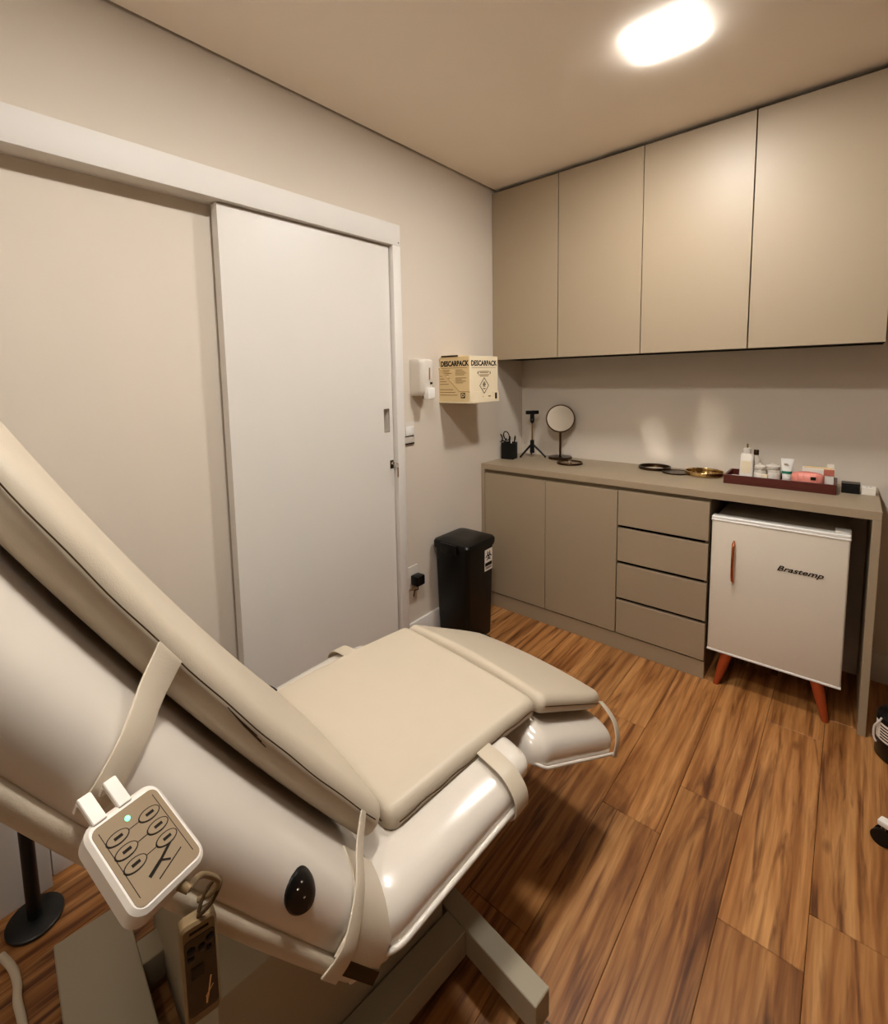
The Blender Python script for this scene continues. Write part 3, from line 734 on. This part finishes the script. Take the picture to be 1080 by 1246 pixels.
text('lettering', 'DESCARPACK', 0.038, M_print, db, MS @ Matrix.Translation((0.0, 0.083, 0)), 0.0005, 0, 0.0016, 0.78)
text('lettering', 'DESCARPACK', 0.038, M_print, db, MF @ Matrix.Translation((0.0, 0.083, 0)), 0.0005, 0, 0.0013, 1.02)
pt = MB()
pt.box(-0.085, 0.085, 0.060, 0.0625, 0, 0.0005, MS)
for cx, w0 in ((-0.045, 0.036), (0.043, 0.036)):
    yy = 0.050
    for i in range(15):
        wl_ = w0*random.uniform(0.55, 1.0)
        if i % 5 != 4 and not (cx > 0 and i > 8): pt.box(cx-w0, cx-w0+2*wl_, yy-0.0016, yy+0.0016, 0, 0.0005, MS)
        yy -= 0.0085
pt.build('small_print', M_printtan, db)
pt = MB(); pt.box(-0.115, 0.115, 0.060, 0.0620, 0, 0.0005, MF)
for yy, w0 in ((0.040, 0.048), (0.033, 0.040), (0.022, 0.050), (0.015, 0.04)): pt.box(-w0, w0, yy-0.0018, yy+0.0018, 0, 0.0005, MF)
pt.build('small_print', M_printtan, db)['kind'] = 'stuff'
pt = MB()
for xx in (-0.02, 0.05): pt.box(xx-0.012, xx+0.012, -0.098, -0.092, 0, 0.0005, MF)
pt.build('small_print', M_printtan, db)['kind'] = 'stuff'
dm = MB()
for a, b in (((0, 0.006), (0.042, -0.036)), ((0.042, -0.036), (0, -0.078)), ((0, -0.078), (-0.042, -0.036)), ((-0.042, -0.036), (0, 0.006))):
    p, q = Vector((*a, 0)), Vector((*b, 0)); d = (q-p).normalized(); n = Vector((-d.y, d.x, 0))*0.002
    p = p-d*0.002; q = q+d*0.002
    vs = [p-n, q-n, q+n, p+n]; vs = [MF @ v for v in vs]+[MF @ (v+Vector((0, 0, 0.0006))) for v in vs]
    dm.add(vs, [(0,3,2,1), (4,5,6,7), (0,1,5,4), (1,2,6,5), (2,3,7,6), (3,0,4,7)])
biohazard(dm, 0, -0.030, 0.017, MF); dm.box(-0.012, 0.012, -0.055, -0.051, 0, 0.0005, MF)
for xx in (-0.058, 0.058): dm.box(xx-0.003, xx+0.003, 0.026, 0.040, 0, 0.0005, MF)
dm.build('hazard_diamond', M_print, db)
em = MB(); Mt = MS @ Matrix.Translation((0.058, -0.085, 0.0042))
em.box(-0.014, 0.014, -0.014, 0.014, 0, 0.0006, Mt); em = em.build('logo', M_print, db)
text('logo_letter', 'D', 0.026, M_card2, em, Mt @ Matrix.Translation((0, 0, 0.0008)), 0.0003, 0, 0.001)
pt = MB(); pt.box(0.098, 0.118, -0.112, -0.078, 0.004, 0.0053, MF); pt.build('corner_mark', M_print, db)

# soap dispenser
sd = empty('soap_dispenser', 'white wall-mounted soap dispenser next to the door jamb', 'dispenser', (0.0, -1.086, 1.34))
def dring(z, d, w): return [Vector((x_, y_, z)) for x_, y_ in [(0.0005, -w)]+[(0.0005+d-0.028+0.028*math.cos(a), -w+0.028-0.028*math.sin(a)) for a in (PI/2, PI/3, PI/6, 0)]+[(0.0005+d-0.028+0.028*math.cos(a), w-0.028+0.028*math.sin(a)) for a in (0, PI/6, PI/3, PI/2)]+[(0.0005, w)]]
MB().loft([dring(0.004, 0.066, 0.040), dring(0.012, 0.078, 0.048), dring(0.03, 0.088, 0.050), dring(0.165, 0.092, 0.050), dring(0.182, 0.086, 0.049), dring(0.190, 0.072, 0.045)]).build('body', M_plastic, sd, 40)
MB().box(0.072, 0.106, -0.026, 0.026, -0.012, 0.045).build('push_lever', M_fwhite, sd, 30, 0.004, 2)
MB().box(0.0915, 0.0938, -0.004, 0.004, 0.085, 0.145).build('level_window', mat('amber_window', (150, 112, 62), 0.2), sd)
MB().box(0.0905, 0.0930, 0.006, 0.022, 0.062, 0.072).build('maker_mark', M_print, sd)
MB().cyl((0.055, 0, -0.014), (0.055, 0, 0.006), 0.008, 0.011, 14).build('nozzle', M_tan, sd, 40)
# switch plate and outlet
sw = empty('light_switch', 'white light switch plate on the wall beside the door jamb', 'switch', (0.0, -1.158, 1.154))
MB().box(0.0005, 0.009, -0.040, 0.040, -0.060, 0.060).build('plate', M_plastic, sw, 30, 0.002, 2)
MB().box(0.009, 0.013, -0.028, 0.034, -0.012, 0.036).build('rocker', M_fwhite, sw, 30, 0.0015, 2)
MB().box(0.0091, 0.0100, -0.034, 0.034, -0.019, -0.015).box(0.0091, 0.0100, -0.037, 0.037, -0.058, -0.051).build('gap', M_print, sw)
ou = empty('power_outlet', 'white power outlet plate low on the wall beside the jamb', 'outlet', (0.0, -1.155, 0.385))
MB().box(0.0005, 0.009, -0.040, 0.040, -0.060, 0.060).build('plate', M_plastic, ou, 30, 0.002, 2)
pg = empty('power_plug', 'black square plug adapter pushed into the outlet by the door', 'plug', (0.0, -1.145, 0.375))
MB().box(0.0095, 0.060, -0.030, 0.030, -0.026, 0.026).build('body', M_black, pg, 30, 0.006, 2)
MB().tube(smooth([Vector(p) for p in ((0.04, -0.01, -0.024), (0.045, -0.012, -0.045), (0.028, -0.018, -0.055), (0.02, -0.02, -0.09))]), 0.003, 7).build('cord', M_seam, pg, 60)

# ------------------------------------------------------------------ things on the worktop
ZW = 0.8995
# pen cup with its contents
pc = empty('pen_cup', 'black square pen cup near the wall corner on the worktop', 'pen holder', (0.050, -0.250, ZW), math.radians(8))
cu = MB(); h = 0.041
outer0 = rring(h, h, 0.006, 0.0, 3); outer1 = rring(h, h, 0.006, 0.105, 3); in1 = rring(h-0.003, h-0.003, 0.004, 0.105, 3); in0 = rring(h-0.003, h-0.003, 0.004, 0.004, 3)
cu.loft([outer0, outer1, in1, in0]).build('cup', M_black, pc, 30)
cxy = Vector((0.050, -0.250, ZW))
def tool(name, label, cat, base, tip):
    o = empty(name, label, cat, tuple(cxy+Vector(base)), 0, 'tools in the pen cup')
    d = (Vector(tip)-Vector(base)); z_ = d.normalized(); x_ = Vector((0.74, 0.67, 0)); x_ = (x_-z_*x_.dot(z_)).normalized()
    o.rotation_euler = frame((0, 0, 0), x_, z_.cross(x_), z_).to_euler(); return o, d.length
o, L_ = tool('scissors', 'scissors with black looped handles standing in the pen cup', 'scissors', (0.0, 0.006, 0.006), (-0.032, -0.012, 0.13))
MB().box(-0.005, 0.005, -0.0015, 0.0015, 0.0, 0.115).build('blade', M_chrome, o)
for sx, yy, rr in ((-0.024, 0.0, 0.020), (0.020, 0.0, 0.023)):
    MB().tube([(sx+rr*0.75*math.cos(k*PI/10), yy, 0.140+rr*1.3*math.sin(k*PI/10)) for k in range(21)], 0.0034, 8).build('handle_loop', M_black, o, 60)
    MB().cyl((0, yy, 0.108), (sx*0.8, yy, 0.124), 0.004, seg=8).build('handle_shank', M_black, o, 60)
for (b0, t0, m_, lab, nm, cat) in (((0.008, -0.012, 0.006), (0.012, -0.018, 0.150), M_black, 'black marker standing in the pen cup', 'marker', 'pen'),
                                   ((0.018, 0.01, 0.006), (0.030, 0.020, 0.148), M_black, 'slim black pen leaning right in the pen cup', 'pen', 'pen'),
                                   ((0.0, 0.016, 0.006), (0.012, 0.006, 0.142), M_paper, 'white pen in the pen cup between the black ones', 'pen', 'pen')):
    o, L_ = tool(nm, lab, cat, b0, t0)
    r = 0.0055 if nm == 'marker' else 0.0042
    MB().cyl((0, 0, 0), (0, 0, L_*0.86), r, seg=12).build('barrel', m_, o, 40)
    MB().cyl((0, 0, L_*0.86), (0, 0, L_), r*1.1, r*0.8, 12).build('pen_cap', M_black if m_ is M_black else M_plastic, o, 40)
    MB().box(r*0.9, r*1.6, -0.0015, 0.0015, L_*0.8, L_*0.97).build('clip', M_chrome, o)
# phone tripod
tp = empty('phone_tripod', 'black mini tripod with phone clamp standing in the worktop corner', 'tripod', (0.135, -0.105, ZW), math.radians(42))
for a in (math.radians(200), math.radians(325), math.radians(80)):
    lm = MB(); p0 = Vector((0.012*math.cos(a), 0.012*math.sin(a), 0.075)); p1 = Vector((0.088*math.cos(a), 0.088*math.sin(a), 0.006))
    lm.tube([p0, p1], [0.0075, 0.006], 8); lo = lm.build('leg', M_black, tp, 40)
    MB().cyl((p1.x, p1.y, 0.0), (p1.x, p1.y, 0.010), 0.006, seg=10).build('rubber_foot', M_black, lo, 40)
MB().cyl((0, 0, 0.025), (0, 0, 0.11), 0.015, 0.013, 14).build('hub', M_black, tp, 40)
MB().cyl((0, 0, 0.11), (0, 0, 0.225), 0.0055, 0.0045, 12).build('pole', mat('brown_metal', (150, 112, 70), 0.35, metal=0.8), tp, 40)
MB().lathe([(0.008, 0.222), (0.013, 0.23), (0.013, 0.245), (0.008, 0.252)], (0, 0, 0), 16).build('ball_joint', M_black, tp, 40)
MB().box(-0.013, 0.013, -0.008, 0.008, 0.236, 0.284).build('clamp_body', M_black, tp, 30, 0.002, 2)
MB().box(-0.042, 0.042, -0.010, 0.010, 0.280, 0.305).build('clamp_jaw', M_black, tp, 30, 0.004, 2)
# round mirror on stand
mr_ = empty('makeup_mirror', 'round makeup mirror on a dark metal stand against the back wall', 'mirror', (0.322, -0.085, ZW), math.radians(24))
MB().lathe([(0.070, 0.0), (0.074, 0.004), (0.074, 0.012), (0.070, 0.016), (0.02, 0.018)], (0, 0, 0), 40).build('base', M_bronze, mr_, 40)
MB().cyl((0, 0, 0.016), (0, 0, 0.172), 0.0068, seg=16).build('stem', M_bronze, mr_, 40)
Mm = Matrix.Translation((0, 0, 0.258)) @ Matrix.Rotation(math.radians(90-8), 4, 'X')
MB().lathe([(0.080, -0.006), (0.088, -0.006), (0.090, 0.0), (0.088, 0.008), (0.081, 0.008), (0.080, -0.006)], (0, 0, 0), 48, Mm).build('frame', M_bronze, mr_, 40)
MB().lathe([(0.0805, -0.004), (0.0805, 0.004), (0.0, 0.0042)], (0, 0, 0), 48, Mm).build('glass', M_mirror, mr_, 30)
# little dish
def dish(name, label, cat, loc, R, hgt, m, inner=None, rim_=0.006):
    o = empty(name, label, cat, loc)
    MB().lathe([(R-0.004, 0.0), (R, 0.003), (R, hgt-0.002), (R-0.001, hgt), (R-rim_, hgt), (R-rim_-0.001, hgt-0.002), (R-rim_-0.001, 0.004), (0.0, 0.004)], (0, 0, 0), 48).build('rim', m, o, 40)
    if inner: MB().lathe([(R-rim_-0.0012, 0.0041), (R-rim_-0.0012, 0.0055), (0.0, 0.0056)], (0, 0, 0), 48).build('base_plate', inner, o, 30)
    return o
dd = dish('trinket_dish', 'small brown round dish in front of the makeup mirror', 'dish', (0.445, -0.215, ZW), 0.075, 0.012, M_bronze, mat('brown_glaze', (124, 96, 62), 0.25, metal=0.4))
MB().lathe([(0.012, 0.006), (0.013, 0.010), (0.008, 0.016), (0.0, 0.017)], (0, 0, 0), 16).build('knob', M_chrome, dd, 40)
d1 = dish('mirror_tray', 'dark round mirror tray with raised rim by the back wall', 'tray', (0.885, -0.090, ZW), 0.082, 0.016, M_bronze, M_mirror)
d2 = dish('coaster', 'thin flat dark round plate between the two rimmed mirror trays', 'plate', (1.008, -0.150, ZW), 0.068, 0.008, M_bronze, M_bronze)
d3 = dish('mirror_tray', 'brass rimmed round mirror tray beside the wooden tray', 'tray', (1.135, -0.122, ZW), 0.088, 0.022, M_gold, M_mirror, 0.004)
# wooden tray
TX0, TX1, TY0, TY1 = 1.246, 1.655, -0.275, -0.085
tr = empty('wooden_tray', 'dark mahogany rectangular tray holding bottles at the worktop end', 'tray', ((TX0+TX1)/2, (TY0+TY1)/2, ZW))
hx, hy = (TX1-TX0)/2, (TY1-TY0)/2
MB().box(-hx, hx, -hy, hy, 0, 0.008).build('tray_floor', M_tray, tr)
for (x0, x1, y0, y1) in ((-hx, hx, -hy, -hy+0.010), (-hx, hx, hy-0.010, hy), (-hx, -hx+0.010, -hy+0.0102, hy-0.0102), (hx-0.010, hx, -hy+0.0102, hy-0.0102)):
    MB().box(x0, x1, y0, y1, 0.0082, 0.042).build('side', M_tray, tr, 30, 0.001, 1)
ZT_ = ZW+0.0085
# tall pump bottle
bt = empty('pump_bottle', 'tall white lotion bottle with a clear cap in the wooden tray', 'bottle', (1.320, -0.150, ZT_))
MB().loft([rring(0.028, 0.018, 0.010, 0.0), rring(0.0285, 0.0185, 0.010, 0.006), rring(0.026, 0.017, 0.012, 0.118), rring(0.020, 0.015, 0.012, 0.126)]).build('body', M_paper, bt, 40)
MB().lathe([(0.014, 0.126), (0.016, 0.128), (0.016, 0.150), (0.010, 0.153)], (0, 0, 0), 20).build('cap', M_plastic, bt, 40)
MB().cyl((0, 0, 0.153), (0, 0, 0.172), 0.004, seg=10).build('pump_stem', M_gold, bt, 40)
MB().box(-0.018, 0.018, -0.0186, -0.0178, 0.03, 0.09).build('paper_label', M_card, bt)
# second tall bottle behind
b2 = empty('clear_bottle', 'slim frosted bottle standing behind the tall white one', 'bottle', (1.352, -0.112, ZT_))
MB().lathe([(0.017, 0.0), (0.018, 0.004), (0.018, 0.098), (0.010, 0.112), (0.009, 0.116)], (0, 0, 0), 22).build('body', M_bottle, b2, 40)
MB().lathe([(0.011, 0.116), (0.011, 0.138), (0.009, 0.141)], (0, 0, 0), 18).build('cap', M_bronze, b2, 40)
# two jars
def jar(name, label, loc, R, hh, m, g=None):
    o = empty(name, label, 'jar', loc, 0, g)
    MB().lathe([(R-0.002, 0.0), (R, 0.003), (R, hh*0.62), (R-0.004, hh*0.68)], (0, 0, 0), 26).build('body', m, o, 40)
    MB().lathe([(R-0.002, hh*0.685), (R-0.001, hh*0.70), (R-0.001, hh*0.86), (R*0.6, hh*0.92), (R*0.28, hh*0.94), (R*0.3, hh), (0.004, hh+0.002)], (0, 0, 0), 26).build('lid', M_plastic, o, 40)
    MB().lathe([(R+0.0004, hh*0.2), (R+0.0008, hh*0.22), (R+0.0008, hh*0.5), (R+0.0004, hh*0.52)], (0, 0, 0), 26).build('paper_label', M_paper, o, 40)
    return o
jar('cotton_jar', 'small frosted jar with knobbed lid beside the tall white bottle', (1.380, -0.195, ZT_), 0.024, 0.088, M_bottle)
jar('cotton_jar', 'wider frosted jar next to the white squeeze tube', (1.424, -0.150, ZT_), 0.030, 0.086, M_bottle)
sb = empty('sample_box', 'small flat white packet lying at the left end of the tray', 'packet', (1.300, -0.230, ZT_))
MB().box(-0.030, 0.030, -0.016, 0.016, 0.0, 0.026).build('packet', M_paper, sb, 30, 0.001, 1)
MB().box(-0.022, 0.022, -0.0164, -0.0161, 0.006, 0.020).build('print', M_card, sb)
sb = empty('product_carton', 'small upright cream carton at the tray front by the jars', 'carton', (1.402, -0.240, ZT_))
MB().box(-0.013, 0.013, -0.012, 0.012, 0.0, 0.044).build('carton', M_card, sb, 30, 0.0008, 1)
MB().box(-0.010, 0.010, -0.0124, -0.0121, 0.010, 0.034).build('print', M_paper, sb)
# squeeze tube
tu = empty('squeeze_tube', 'white squeeze tube with a green band standing in the tray', 'tube', (1.478, -0.165, ZT_))
rings = []
for t in range(9):
    f = t/8; z = 0.024+0.092*f
    rings.append([Vector((( 0.0165+0.008*f)*math.cos(a*PI/12), max(0.0165*(1-f), 0.0012)*math.sin(a*PI/12), z)) for a in range(24)])
MB().loft(rings).build('body', M_fwhite, tu, 50)
MB().lathe([(0.017, 0.0), (0.0175, 0.002), (0.0165, 0.023)], (0, 0, 0), 24).build('cap', M_plastic, tu, 40)
rings = []
for z in (0.046, 0.058):
    f = (z-0.024)/0.092
    rings.append([Vector(((0.0165+0.008*f+0.0006)*math.cos(a*PI/12), (0.0165*(1-f)+0.0006)*math.sin(a*PI/12), z)) for a in range(24)])
MB().loft(rings).build('green_band', M_green, tu, 50)
MB().box(-0.011, 0.007, -0.0095, -0.0088, 0.086, 0.089).box(-0.011, 0.003, -0.0085, -0.0075, 0.092, 0.094).build('print', M_printtan, tu)
# white box and pink pouch
wbx = empty('white_carton', 'white open-topped carton behind the pink pouch in the tray', 'carton', (1.588, -0.140, ZT_), 0)
MB().box(-0.056, 0.056, -0.022, 0.022, 0.0, 0.080).build('carton', M_paper, wbx, None, 0.001, 1)
MB().box(0.020, 0.056, -0.0235, -0.0222, 0.052, 0.080).build('logo_patch', mat('rose_print', (186, 104, 84), 0.6), wbx)
MB().box(-0.05, 0.05, -0.018, 0.018, 0.0802, 0.083).build('open_slot', M_card2, wbx)
MB().box(0.030, 0.054, 0.010, 0.0115, 0.0832, 0.100).build('flap', M_paper, wbx)
pb = MB(); rings = []
for t in range(13):
    f = t/12; x_ = -0.058+0.116*f; k = (1-abs(2*f-1)**3.2)**0.5; k = max(k, 0.12)
    rings.append([Vector((x_, 0.024*k*math.cos(a*PI/8), 0.036+0.036*(0.5+0.5*k)*(math.sin(a*PI/8)) )) for a in range(16)])
pk = empty('pink_pouch', 'small pink ribbed pouch lying in front of the white carton', 'pouch', (1.556, -0.218, ZT_))
pb.loft(rings).build('pouch', M_pink, pk, 60)
MB().tube([(-0.05+0.01*i, -0.006, 0.0725-0.010*abs(i-5)**2/25) for i in range(11)], 0.002, 6).build('zip', mat('dusty_pink', (190, 100, 88), 0.5), pk, 60)
MB().box(0.012, 0.030, -0.0255, -0.0222, 0.040, 0.054).build('tag_label', M_print, pk)
for i in range(4):
    MB().tube([(-0.035+0.022*i, -0.0235, 0.022), (-0.035+0.022*i, -0.0225, 0.050), (-0.035+0.022*i, -0.012, 0.068)], 0.0022, 6).build('rib', M_pink, pk, 60)
# bottles' neighbours to the right
kb = empty('black_gift_box', 'small black printed box right of the wooden tray', 'box', (1.700, -0.172, ZW))
MB().box(-0.030, 0.030, -0.030, 0.030, 0.0, 0.034).build('base', M_black, kb, 30, 0.001, 1)
MB().box(-0.0305, 0.0305, -0.0305, 0.0305, 0.0342, 0.042).build('lid', M_black, kb, 30, 0.001, 1)
pt = MB()
for (a, b) in ((-0.016, 0.010), (0.004, 0.012), (0.016, -0.002), (-0.008, -0.010), (0.010, -0.016)): pt.box(a-0.004, a+0.004, b-0.002, b+0.002, 0.0421, 0.0425)
pt.build('gold_print', M_gold, kb)
kb = empty('white_gift_box', 'small white printed box at the very end of the worktop', 'box', (1.757, -0.172, ZW))
MB().box(-0.022, 0.022, -0.026, 0.026, 0.0, 0.022).build('base', M_paper, kb, 30, 0.001, 1)
MB().box(-0.0225, 0.0225, -0.0265, 0.0265, 0.0222, 0.030).build('lid', M_paper, kb, 30, 0.001, 1)
pt = MB()
for (a, b) in ((-0.006, 0.002), (0.006, 0.003)): pt.box(a-0.004, a+0.004, b-0.002, b+0.002, 0.0301, 0.0305)
pt.build('dark_print', M_print, kb)

# ------------------------------------------------------------------ right edge of the frame
cn = empty('black_canister', 'black canister with a white label on the floor past the worktop end', 'canister', (1.903, -0.560, 0))
MB().lathe([(0.085, 0.0), (0.090, 0.006), (0.090, 0.155), (0.082, 0.165), (0.06, 0.172), (0.058, 0.178)], (0, 0, 0), 36).build('body', M_black, cn, 40)
MB().lathe([(0.062, 0.179), (0.062, 0.198), (0.056, 0.202)], (0, 0, 0), 28).build('lid', M_black, cn, 40)
lb = MB(); rings = []
for i in range(9):
    a = math.radians(192+9*i); rings.append([Vector((r*math.cos(a), r*math.sin(a), z)) for r, z in ((0.0901, 0.075), (0.0910, 0.075), (0.0910, 0.140), (0.0901, 0.140))])
lb = lb.loft(rings).build('paper_label', M_paper, cn, 40)
pt = MB()
for k in range(5):
    rings = []
    for i in range(6):
        a = math.radians(210+9*i); rings.append([Vector((r*math.cos(a), r*math.sin(a), z)) for r, z in ((0.0909, 0.083+0.011*k), (0.0916, 0.083+0.011*k), (0.0916, 0.088+0.011*k), (0.0909, 0.088+0.011*k))])
    pt.loft(rings)
pt.build('label_print', M_print, lb)
MB().tube(smooth([Vector(p) for p in ((-0.078, -0.046, 0.158), (-0.084, -0.044, 0.14), (-0.0945, -0.030, 0.11), (-0.0945, -0.026, 0.07), (-0.0875, -0.026, 0.05))]), 0.0032, 8).build('handle', M_fwhite, cn, 60)
# rolling stool whose castor reaches into the frame
sl = empty('rolling_stool', 'round rolling stool with white star base to the right of the fridge', 'stool', (2.062, -1.135, 0))
MB().lathe([(0.155, 0.44), (0.17, 0.455), (0.17, 0.49), (0.15, 0.505), (0.0, 0.512)], (0, 0, 0), 36).build('seat', M_leather, sl, 40)
MB().cyl((0, 0, 0.07), (0, 0, 0.44), 0.024, 0.020, 18).build('gas_column', M_chrome, sl, 40)
for k in range(5):
    a = math.radians(158+72*k); d = Vector((math.cos(a), math.sin(a), 0)); n = Vector((-d.y, d.x, 0))
    lm = MB(); lm.loft([[d*r+n*w+Vector((0, 0, z0)), d*r-n*w+Vector((0, 0, z0)), d*r-n*w+Vector((0, 0, z1)), d*r+n*w+Vector((0, 0, z1))] for r, w, z0, z1 in ((0.015, 0.022, 0.065, 0.10), (0.27, 0.014, 0.058, 0.074))])
    lg = lm.build('star_leg', M_fwhite, sl, 30, 0.003, 2)
    c0 = d*0.258
    MB().cyl((c0.x, c0.y, 0.045), (c0.x, c0.y, 0.06), 0.007, seg=10).build('castor_stem', M_chrome, lg, 40)
    cs = MB()
    for w in (-0.014, 0.014):
        q0 = c0+n*(w-0.007)+Vector((0, 0, 0.024)); q1 = c0+n*(w+0.007)+Vector((0, 0, 0.024)); cs.cyl(q0, q1, 0.024, seg=22)
    cs.build('castor', M_black, lg, 40)
